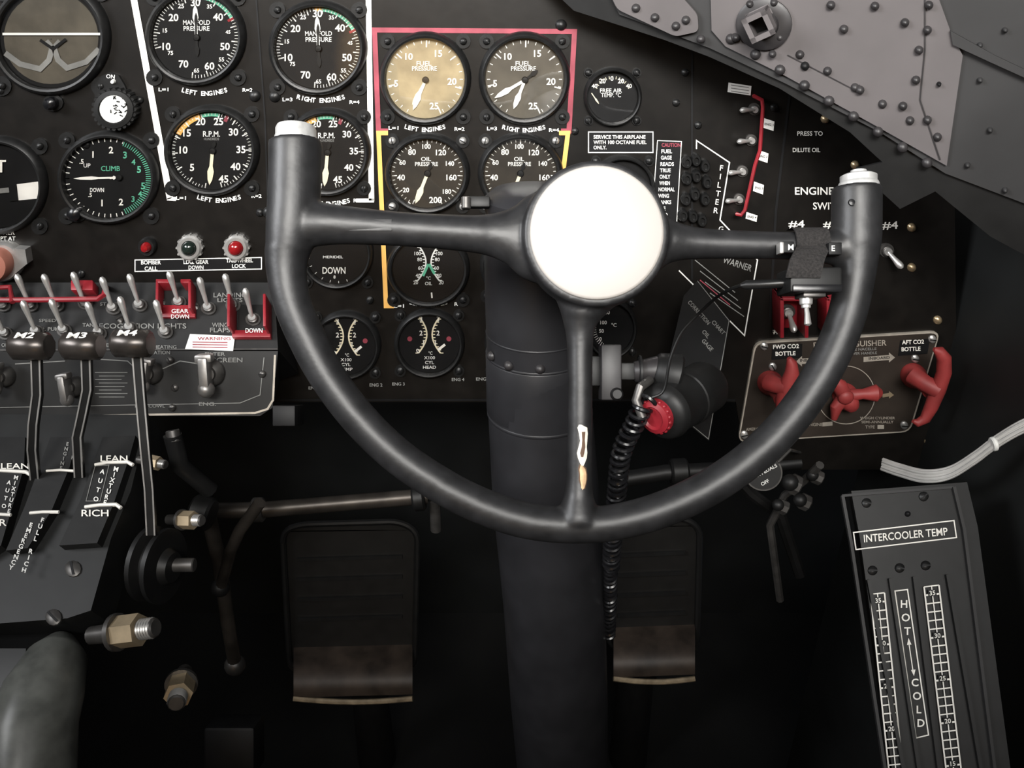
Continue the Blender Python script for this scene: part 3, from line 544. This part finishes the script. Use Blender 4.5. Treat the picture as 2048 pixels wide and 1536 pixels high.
b.ptext(T,'PUSH PEDALS',1526,945,6.5,'ltext',w=62,ang=28,off=.003); b.ptext(T,'OFF',1530,965,7,'ltext',ang=28,off=.003); b.ptext(T,'RUDDER',1518,928,6,'ltext',ang=28,off=.003)
b.tube([T.hit(1555,925,.002),D(1580,900,.70),PP.hit(1600,905)],.0015,'dullsteel',6); b.done()
b=B('hydraulic_fittings')
for x,y,r in [(1580,965,.010),(1600,1000,.008),(1556,1010,.007),(1625,950,.007)]: b.cyl(D(x,y,.76),D(x+18,y+8,.76),r,r,'dullsteel',8); b.ball(D(x,y,.755),r*.8,'black')
b.tube([D(1640,930,.74),D(1610,960,.77),D(1570,990,.79),D(1540,1050,.80),D(1560,1200,.85)],.004,'dullsteel',8); b.tube([D(1450,930,.8),D(1500,985,.8),D(1560,1030,.82),D(1600,1150,.85)],.006,'black',8); b.done()
# ================= CONTROL COLUMN
CY=.594
def cp(px,py,dy=0):
    r=ray(px,py); t=(CY+dy)/r.y; return CAM+r*t,t
b=B('control_column')
rows=[(1066,396,92),(1066,430,97),(1067,500,99),(1070,600,100),(1073,659,101),(1080,820,104),(1092,1000,107),(1108,1200,102),(1118,1400,97),(1124,1536,90)]
P=[];R=[]
for x,y,r in rows: p,t=cp(x,y); P.append(p);R.append(r*t/F)
last=P[-1]; P.append(Vector((last.x+.004,CY,0.0)));R.append(.056)
b.tube(P,R,'column',40,ux=Vector((1,0,0)))
p,t=cp(1066,396); b.lathe(Fr(p,rt*R[0],Vector((0,R[0],0)),Vector((0,0,1))),[(1.03,-.012),(1.06,-.008),(1.06,.0),(.9,.005),(.5,.008),(.01,.009)],'column',36)
def band(py0,py1,x,k):
    for (xa,ya,ra),(xb,yb,rb) in zip(rows,rows[1:]):
        if ya<=py0<=yb: u=(py0-ya)/(yb-ya); rp=(ra+(rb-ra)*u); xx=xa+(xb-xa)*u
    p0,t0=cp(xx,py0); p1,t1=cp(xx,py1); r=rp*t0/F; L=abs(p1.z-p0.z)
    b.lathe(Fr(p0,rt*r*k,Vector((0,r*k,0)),Vector((0,0,-1))),[(.99,0),(1,.0007),(1,L-.0007),(.99,L)],'column',40)
band(660,664,1073,1.012); band(700,705,1075,1.02); band(705,816,1078,1.018); band(818,824,1080,1.022)
for x,y in [(1018,693),(1077,692),(985,690)]:
    ang=(x-1073)/101; p,t=cp(1073,y); r=101*t/F; n=Vector((ang,-math.sqrt(max(.05,1-ang*ang)),0)).normalized(); q=p+n*r*1.01
    f=axframe(q,q+n); b.lathe(Fr(f.O,f.ux*.004,f.uy*.004,n),[(1,0),(.9,.0015),(.5,.003),(.01,.0035)],'rivet',14)
b.box(Fr(D(950,404,.585),rt*.585/F,up*.585/F,-fw),-20,30,-12,10,-.004,.004,'black',.001); b.cyl(D(932,394,.58),D(932,418,.58),.0035,.0035,'dullsteel')
b.cyl(D(1187,477,.512),D(1150,470,.60),.040,.040,'yoke',36)
b.cyl(D(1120,470,.57),D(1085,480,.60),.034,.034,'column',30)
b.done()
# ================= YOKE
YD=.50; S=YD/F
def yk(x,y,o=0): return D(x,y,YD-o)
yb=B('y')
rim=[(575,500,45),(573,540,40),(583,600,38),(610,668,38),(652,748,37),(712,830,36.5),(787,905,36.5),(868,962,36.5),(950,1006,36.5),(1040,1038,36.5),(1130,1050,36.5),(1220,1046,36.5),(1310,1024,36.5),(1400,985,36.5),(1480,934,36.5),(1553,870,36.5),(1617,790,36.5),(1663,710,37),(1694,630,37),(1708,560,39),(1712,500,45)]
def smooth(pts,n=5):
    out=[]
    for i in range(len(pts)-1):
        p0=pts[max(0,i-1)];p1=pts[i];p2=pts[i+1];p3=pts[min(len(pts)-1,i+2)]
        for k in range(n):
            t=k/n; out.append(tuple(.5*((2*b)+(-a+c)*t+(2*a-5*b+4*c-d)*t*t+(-a+3*b-3*c+d)*t**3) for a,b,c,d in zip(p0,p1,p2,p3)))
    out.append(pts[-1]); return out
def ytube(pts,n=5,cap=42):
    q=smooth(pts,n); yb.tube([yk(x,y) for x,y,r in q],[r*S for x,y,r in q],'yoke',28,ux=rt if abs(q[0][0]-q[1][0])<abs(q[0][1]-q[1][1]) else up,flat=[min(1,cap/r) for x,y,r in q])
ytube(rim,cap=60)
ytube([(591,282,51),(591,290,53),(590,340,52),(588,400,52),(584,450,51),(577,500,45)],cap=60); ytube([(1713,374,47),(1713,382,48),(1713,430,48),(1712,480,48),(1712,510,43)],cap=60)
ytube([(575,452,40),(620,448,46),(680,450,39),(800,458,34),(920,466,36),(980,470,42),(1020,473,58),(1055,475,85),(1120,476,100)]); ytube([(1250,480,90),(1318,482,60),(1350,484,40),(1400,487,31),(1500,490,28),(1590,492,28),(1640,494,31),(1700,497,40)])
ytube([(1175,570,85),(1165,615,52),(1160,650,33),(1160,700,26),(1160,850,25),(1158,970,27),(1157,1010,36),(1157,1045,48)])
f=Fr(D(1187,477,YD),rt*S,up*S,-fw); yb.lathe(f,[(110,-.02),(140,-.012),(144,.010),(141,.017),(136,.018),(10,.018)],'yoke',64)
tmp=yb.done(); tmp.name='tmpyoke'
md=tmp.modifiers.new('r','REMESH'); md.mode='VOXEL'; md.voxel_size=.0013; md.use_smooth_shade=True
sm=tmp.modifiers.new('s','SMOOTH'); sm.factor=.5; sm.iterations=8
bpy.context.view_layer.update()
me=bpy.data.meshes.new_from_object(tmp.evaluated_get(bpy.context.evaluated_depsgraph_get()))
for p in me.polygons: p.use_smooth=True
me.materials.clear(); me.materials.append(M['yoke'])
yoke=bpy.data.objects.new('control_wheel',me); yoke.location=tmp.location; bpy.context.scene.collection.objects.link(yoke); bpy.data.objects.remove(tmp)
b=B('hub_disc'); b.lathe(f,[(129,.014),(129,.0195),(127,.0205),(123,.021),(60,.0218),(.5,.022)],'hubwhite',72); b.done(parent=yoke)
b=B('horn_cap')
f=Fr(yk(592,290),rt*S,-fw*S,up); b.lathe(f,[(42,-.002),(42,.004),(40,.006),(40,.0095),(37,.0115),(24,.012),(.5,.012)],'capsteel',36); b.done(parent=yoke)
b=B('horn_cap')
f=Fr(yk(1717,383),rt*S,-fw*S,up); b.lathe(f,[(39,-.002),(39,.004),(37,.0055),(35,.006),(35,.0095),(29,.0105),(16,.011),(15,.013),(.5,.014)],'capsteel',36); f=Fr(yk(1703,405,.0145),rt*S,up*S,-fw); b.lathe(f,[(7,0),(6,.001),(.5,.0012)],'blackgloss',12); b.done(parent=yoke)
b=B('worn_patch')
def patch(poly,m,rr):
    # poly rows: (y, xa, xb) px on the spoke surface
    vs=[]
    for y,xa,xb in poly:
        c=yk(1160,y)
        for q in range(6):
            x=(xa+(xb-xa)*q/5-1160)/25.5; x=max(-.95,min(.95,x)); a=math.asin(x)
            vs.append(c+rt*math.sin(a)*rr*S-fw*math.cos(a)*rr*S)
    n=len(poly); b.add(vs,[[j*6+q,j*6+q+1,j*6+7+q,j*6+6+q] for j in range(n-1) for q in range(5)],m,True)
patch([(848,1156,1160),(854,1153,1172),(866,1156,1173),(880,1158,1172),(892,1155,1171),(904,1152,1172),(914,1154,1171),(924,1158,1167),(930,1160,1164)],'worn',26.4)
patch([(862,1161,1168),(878,1162,1167),(892,1161,1168),(904,1158,1166),(912,1160,1164)],'wornedge',26.7)
patch([(926,1157,1163),(934,1154,1170),(946,1156,1172),(956,1155,1172),(966,1158,1170),(974,1157,1168),(980,1160,1165)],'wornedge',26.4)
patch([(928,1159,1162),(936,1157,1168),(946,1158,1170),(956,1158,1170),(966,1160,1168),(973,1160,1166),(976,1161,1163)],'worn2',26.8)
b.done(parent=yoke)
b=B('spoke_plate'); f=Fr(yk(715,452,.0098),rt*S,up*S,-fw); b.box(f,-70,68,-10,14,-.003,.0006,'yoke',.0004); b.done(parent=yoke)
# push-to-talk switch box
b=B('microphone_switch_box')
f=Fr(yk(1618,562,.010),rt*S,up*S,-fw); b.box(f,-50,50,-26,22,-.014,.012,'black',.0015); b.box(f,-46,48,-26,-12,.012,.0135,'blackgloss',.0004); b.box(f,-20,24,-34,-24,-.008,.008,'dullsteel',.0008)
c=yk(1614,492)
P2=[c+fw*(25*S)+up*(36*S)]+[c+up*(36*S)*math.cos(t)-fw*(36*S)*math.sin(t) for t in [i/8*math.pi*.55 for i in range(9)]]+[yk(1614,520,.0215),yk(1608,545,.0232),yk(1606,556,.0228)]
b.strap(P2,rt*(33*S),fw*.0008,'fabric'); 
f=Fr(yk(1622,498,.0145),rt*S,up*S,-fw); b.box(f,-58,-34,-8,14,-.004,.002,'face',.0006); b.box(f,32,58,-12,12,-.004,.002,'face',.0006); b.text(Fr(f.pt(-42,2,.0026),f.ux,f.uy,f.n),'M',11,'ltext'); b.text(Fr(f.pt(40,0,.0026),f.ux,f.uy,f.n),'E',11,'ltext'); b.box(f,-64,-56,-10,12,-.004,.0035,'steel',.0006)
p=yk(1612,590,.010); b.cyl(p,p-up*.006,.0040,.0038,'steel',14); b.cyl(p-up*.005,p-up*.008,.0028,.0028,'steel',12); b.tube([p-up*.006,p-up*.012-fw*.002,p-up*.018-fw*.003,p-up*.0188-fw*.003],[.0013,.0016,.0022,.001],'steel',10)
b.tube([yk(1572,566,.008),yk(1540,568,.006),yk(1492,570,0),yk(1480,571,0)],[.003,.003,.003,.0012],'rubber',10)
cp_=[(1482,571,.50),(1462,578,.51),(1440,590,.53),(1420,606,.55),(1400,625,.565),(1385,640,.57),(1360,670,.575),(1340,720,.58),(1328,780,.585),(1304,795,.588)]
q=smooth(cp_,5); b.tube([D(*t) for t in q],.0011,'rubber',8); b.done()
# ================= LAMP + coil cord
b=B('cockpit_map_lamp'); d=.62
A=D(1325,825,d-.012); E=D(1418,768,d+.03); ax=(E-A).normalized(); L=(E-A).length; fr=axframe(A,E); k=d/F
fr=Fr(A,fr.ux*k,fr.uy*k,ax); b.lathe(fr,[(38,-.006),(52,-.003),(56,.0),(58,.004),(55,.006),(55,L*.45),(58,L*.46),(58,L*.55),(55,L*.56),(55,L*.9),(45,L),(20,L+.006)],'black',36)
b.lathe(Fr(A-ax*.004,fr.ux,fr.uy,-ax),[(36,0),(36,.003),(33,.0075),(24,.009),(20,.007),(.5,.007)],'red',28)
for i in range(18):
    a=i/18*6.283; c=A-ax*.009+fr.ux*33*math.cos(a)+fr.uy*33*math.sin(a); b.ball(c,.0017,'red',seg=8)
f=Fr(D(1218,742,d),rt*k,up*k,-fw); b.box(f,-18,22,-58,52,-.012,.010,'rivet',.0012); b.box(f,22,50,-18,16,-.01,.006,'black',.001); b.cyl(f.pt(12,-46,.01),f.pt(12,-46,.014),.005,.004,'black'); b.cyl(f.pt(48,-2),f.pt(100,2),.008,.011,'rivet',20); b.cyl(f.pt(58,-2),f.pt(64,-2),.013,.013,'black',20); b.cyl(f.pt(90,2),f.pt(140,-10),.014,.017,'black',20)
b.tube([D(1300,760,.61),D(1280,775,.60),D(1272,800,.60),D(1285,835,.60)],.0035,'dullsteel',10)
b.box(Fr(D(1190,742,d),rt*k,up*k,-fw),-16,12,-30,30,-.012,.0,'black',.001)
b.done()
b=B('coiled_cord'); ctr=smooth([(1302,798,.60),(1285,815,.60),(1268,850,.61),(1250,885,.62),(1240,920,.63),(1234,980,.65),(1228,1050,.68),(1222,1130,.72),(1220,1200,.76),(1218,1275,.80)],30)
C=[D(*t) for t in ctr]; P=[]; Lc=[0]
for a,c in zip(C,C[1:]): Lc.append(Lc[-1]+(c-a).length)
tot=Lc[-1]; n=760; turns=48
for i in range(n+1):
    s=tot*i/n; j=min(len(C)-2,max(0,bisect.bisect(Lc,s)-1)); u=(s-Lc[j])/max(1e-9,(Lc[j+1]-Lc[j])); c=C[j].lerp(C[j+1],min(1,u)); t=(C[j+1]-C[j]).normalized()
    e1=t.cross(Vector((0,1,0))).normalized(); e2=t.cross(e1); a=2*math.pi*turns*i/n; r=.0066*(.75 if i>480 else 1); P.append(c+e1*r*math.cos(a)+e2*r*math.sin(a))
b.tube(P,.0017,'blackgloss',6); b.done()
CH=Plane(D(1400,700,.70),(-.25,-.95,.1)); b=B('correction_chart_holder')
o=[(1395,560),(1460,640),(1418,880),(1318,800),(1368,590)]; b.sheet(CH,o,'face',.002,-.006); b.line(CH,[(1395,562),(1458,641),(1417,878),(1322,800)],1.4,'dimtext',off=-.0035)
b.ptext(CH,'CORRECTION',1398,625,8,'dimtext',w=60,ang=-48,off=-.0035); b.ptext(CH,'CHART',1437,655,8,'dimtext',w=34,ang=-48,off=-.0035); b.ptext(CH,'OIL',1412,668,8,'dimtext',ang=-48,off=-.0035); b.ptext(CH,'GAGE',1415,690,8,'dimtext',w=28,ang=-48,off=-.0035); b.done()
# ================= INTERCOOLER BOX
IC=Plane(D(1800,1100,.66),(-.12,-.72,.69)); b=B('intercooler_temperature_control')
b.sheet(IC,[(1683,992),(1905,975),(1925,1060),(1990,1560),(2000,1640),(1775,1640),(1700,1085)],'black',.03,-.03)
b.line(IC,[(1683,992),(1905,975)],5,'grey2',off=0,th=.002); b.line(IC,[(1683,992),(1700,1085),(1780,1620)],6,'grey2',off=0,th=.004); b.line(IC,[(1905,975),(1925,1060),(1996,1620)],6,'grey2',off=0,th=.004)
b.line(IC,[(1707,1065),(1908,1041),(1913,1075),(1712,1099)],2.4,'white',closed=True,off=.0008); b.ptext(IC,'INTERCOOLER TEMP',1811,1070,15,'white',w=168,ang=5)
for x0,x1 in [(1735,1815),(1778,1842),(1826,1880),(1892,1968)]: b.line(IC,[(x0,1160-(x0-1735)*.07),(x1+8,1640)],7,'black',off=0,th=.004)
def scale(xa,ya,xb,yb,w):
    A=Vector((xa,ya));Bv=Vector((xb,yb)); d=(Bv-A).normalized(); nn=Vector((-d.y,d.x))
    for s in(-1,1): b.line(IC,[(A+nn*w/2*s)[:],(Bv+nn*w/2*s)[:]],3,'white',off=.0022)
    L=(Bv-A).length; k=0; y=0
    while y<L:
        c=A+d*y; b.line(IC,[(c+nn*w/2)[:],(c-nn*w/2)[:]],2.6 if k%5!=1 else 3.5,'white',off=.0022)
        y+=17.2; k+=1
    b.line(IC,[A[:],Bv[:]],2.2,'white',off=.0021)
    for i,t in enumerate(['35','30','25','20','15']):
        if (14+86*i)<L:
            c=A+d*(14+86*i); cc=(c.x,c.y); b.flat(IC,[(cc[0]-9,cc[1]-6),(cc[0]+8,cc[1]-7),(cc[0]+9,cc[1]+6),(cc[0]-8,cc[1]+7)],'face',off=.0024); b.ptext(IC,t,cc[0],cc[1],9,'white',off=.0027,ang=5)
scale(1755,1187,1800,1620,28); scale(1863,1172,1917,1620,30)
b.line(IC,[(1790,1182),(1815,1179),(1857,1470),(1832,1476)],2.5,'white',closed=True,off=.001)
for i,ch in enumerate('HOT'): b.ptext(IC,ch,1808+i*3.5,1208+i*27,15,'white' ,off=.0012,bold=.02)
for i,ch in enumerate('COLD'): b.ptext(IC,ch,1830+i*4,1365+i*27,15,'white',off=.0012,bold=.02)
b.line(IC,[(1818,1288),(1826,1342)],2,'white',off=.001); b.flat(IC,[(1817,1276),(1823,1289),(1814,1290)],'white',off=.001); b.flat(IC,[(1828,1352),(1822,1340),(1831,1339)],'white',off=.001)
for x,y in [(1733,1006),(1847,993),(1745,1141),(1799,1136),(1851,1131)]: b.screw(IC,x,y,10,'bezel')
b.rivet(IC,1815,1028,6,'face')
b.done()
b=B('wire_bundle')
cc=smooth([(1765,928,.76),(1800,940,.74),(1850,952,.71),(1900,945,.69),(1950,915,.67),(1990,885,.655),(2040,855,.64),(2090,835,.63)],6)
for j,(ox,oy) in enumerate([(0,0),(.0028,.001),(-.0028,.001),(0,.003),(.003,-.002),(-.002,-.0025)]): b.tube([D(*t)+rt*ox*.4+Vector((0,ox,oy+ox*.8)) for t in cc],.0017,'cable',8)
p=D(1985,889,.655); b.cyl(p-Vector((.001,0,.0)),p+Vector((.0025,0,.001)),.006,.006,'ltext',12); b.done()
b=B('pedestal_side_bracket'); b.box(Fr(D(580,830,.72),rt*.72/F,up*.72/F,-fw),-22,22,-20,20,-.01,.02,'face',.001); b.tube([D(345,870,.70),D(360,930,.71),D(420,980,.74)],.008,'black',10); b.cyl(D(345,860,.70),D(350,885,.70),.006,.006,'dullsteel'); b.box(Fr(D(470,1490,.9),rt*.9/F,up*.9/F,-fw),-50,50,-50,50,-.02,.02,'face',.004); b.done()
# ================= CAMERA, LIGHT
cd=bpy.data.cameras.new('cam'); cam=bpy.data.objects.new('camera',cd); bpy.context.scene.collection.objects.link(cam)
cam.location=CAM; cam.rotation_euler=(math.radians(90)-PT,0,0); cd.sensor_width=36; cd.lens=F/2048*36; cd.clip_start=.01; bpy.context.scene.camera=cam
def area(name,loc,tgt,sz,sy,en,col,spread=180):
    l=bpy.data.lights.new(name,'AREA'); l.shape='RECTANGLE'; l.size=sz; l.size_y=sy; l.energy=en; l.color=col; l.spread=math.radians(spread)
    ob=bpy.data.objects.new(name,l); ob.location=loc; ob.rotation_euler=(Vector(tgt)-Vector(loc)).to_track_quat('-Z','Y').to_euler(); bpy.context.scene.collection.objects.link(ob)
area('window_light_left',(-1.1,.0,1.6),(0,.65,1.08),.6,.35,2.8,(.97,.98,1),64)
area('window_light_right',(.45,-.6,1.65),(.15,.65,1.1),.4,.3,1.0,(1,.98,.95),62)
area('roof_light',(-.1,-.6,1.75),(-.02,.68,1.16),.7,.4,4.6,(1,.975,.93),53)
def spot(loc,tgt,e,sz,bl,col):
    s=bpy.data.lights.new('reflection_spot','SPOT'); s.energy=e; s.spot_size=math.radians(sz); s.spot_blend=bl; s.color=col; s.shadow_soft_size=.02; so=bpy.data.objects.new('reflection_spot',s); so.location=loc; so.rotation_euler=(Vector(tgt)-Vector(loc)).to_track_quat('-Z','Y').to_euler(); bpy.context.scene.collection.objects.link(so)
spot((.2,.0,2.0),(-.33,-1.3,.90),320,12,.08,(1,.86,.62)); spot((-.2,.1,2.2),(-.25,-1.3,.80),45,32,.5,(1,.78,.48))  # added spots warm the unseen tan back wall for gold reflections in gauge glass
w=bpy.data.worlds.new('w'); w.use_nodes=True; w.node_tree.nodes['Background'].inputs[0].default_value=(.85,.9,1,1); w.node_tree.nodes['Background'].inputs[1].default_value=.06; bpy.context.scene.world=w
bpy.context.scene.view_settings.view_transform='Standard'
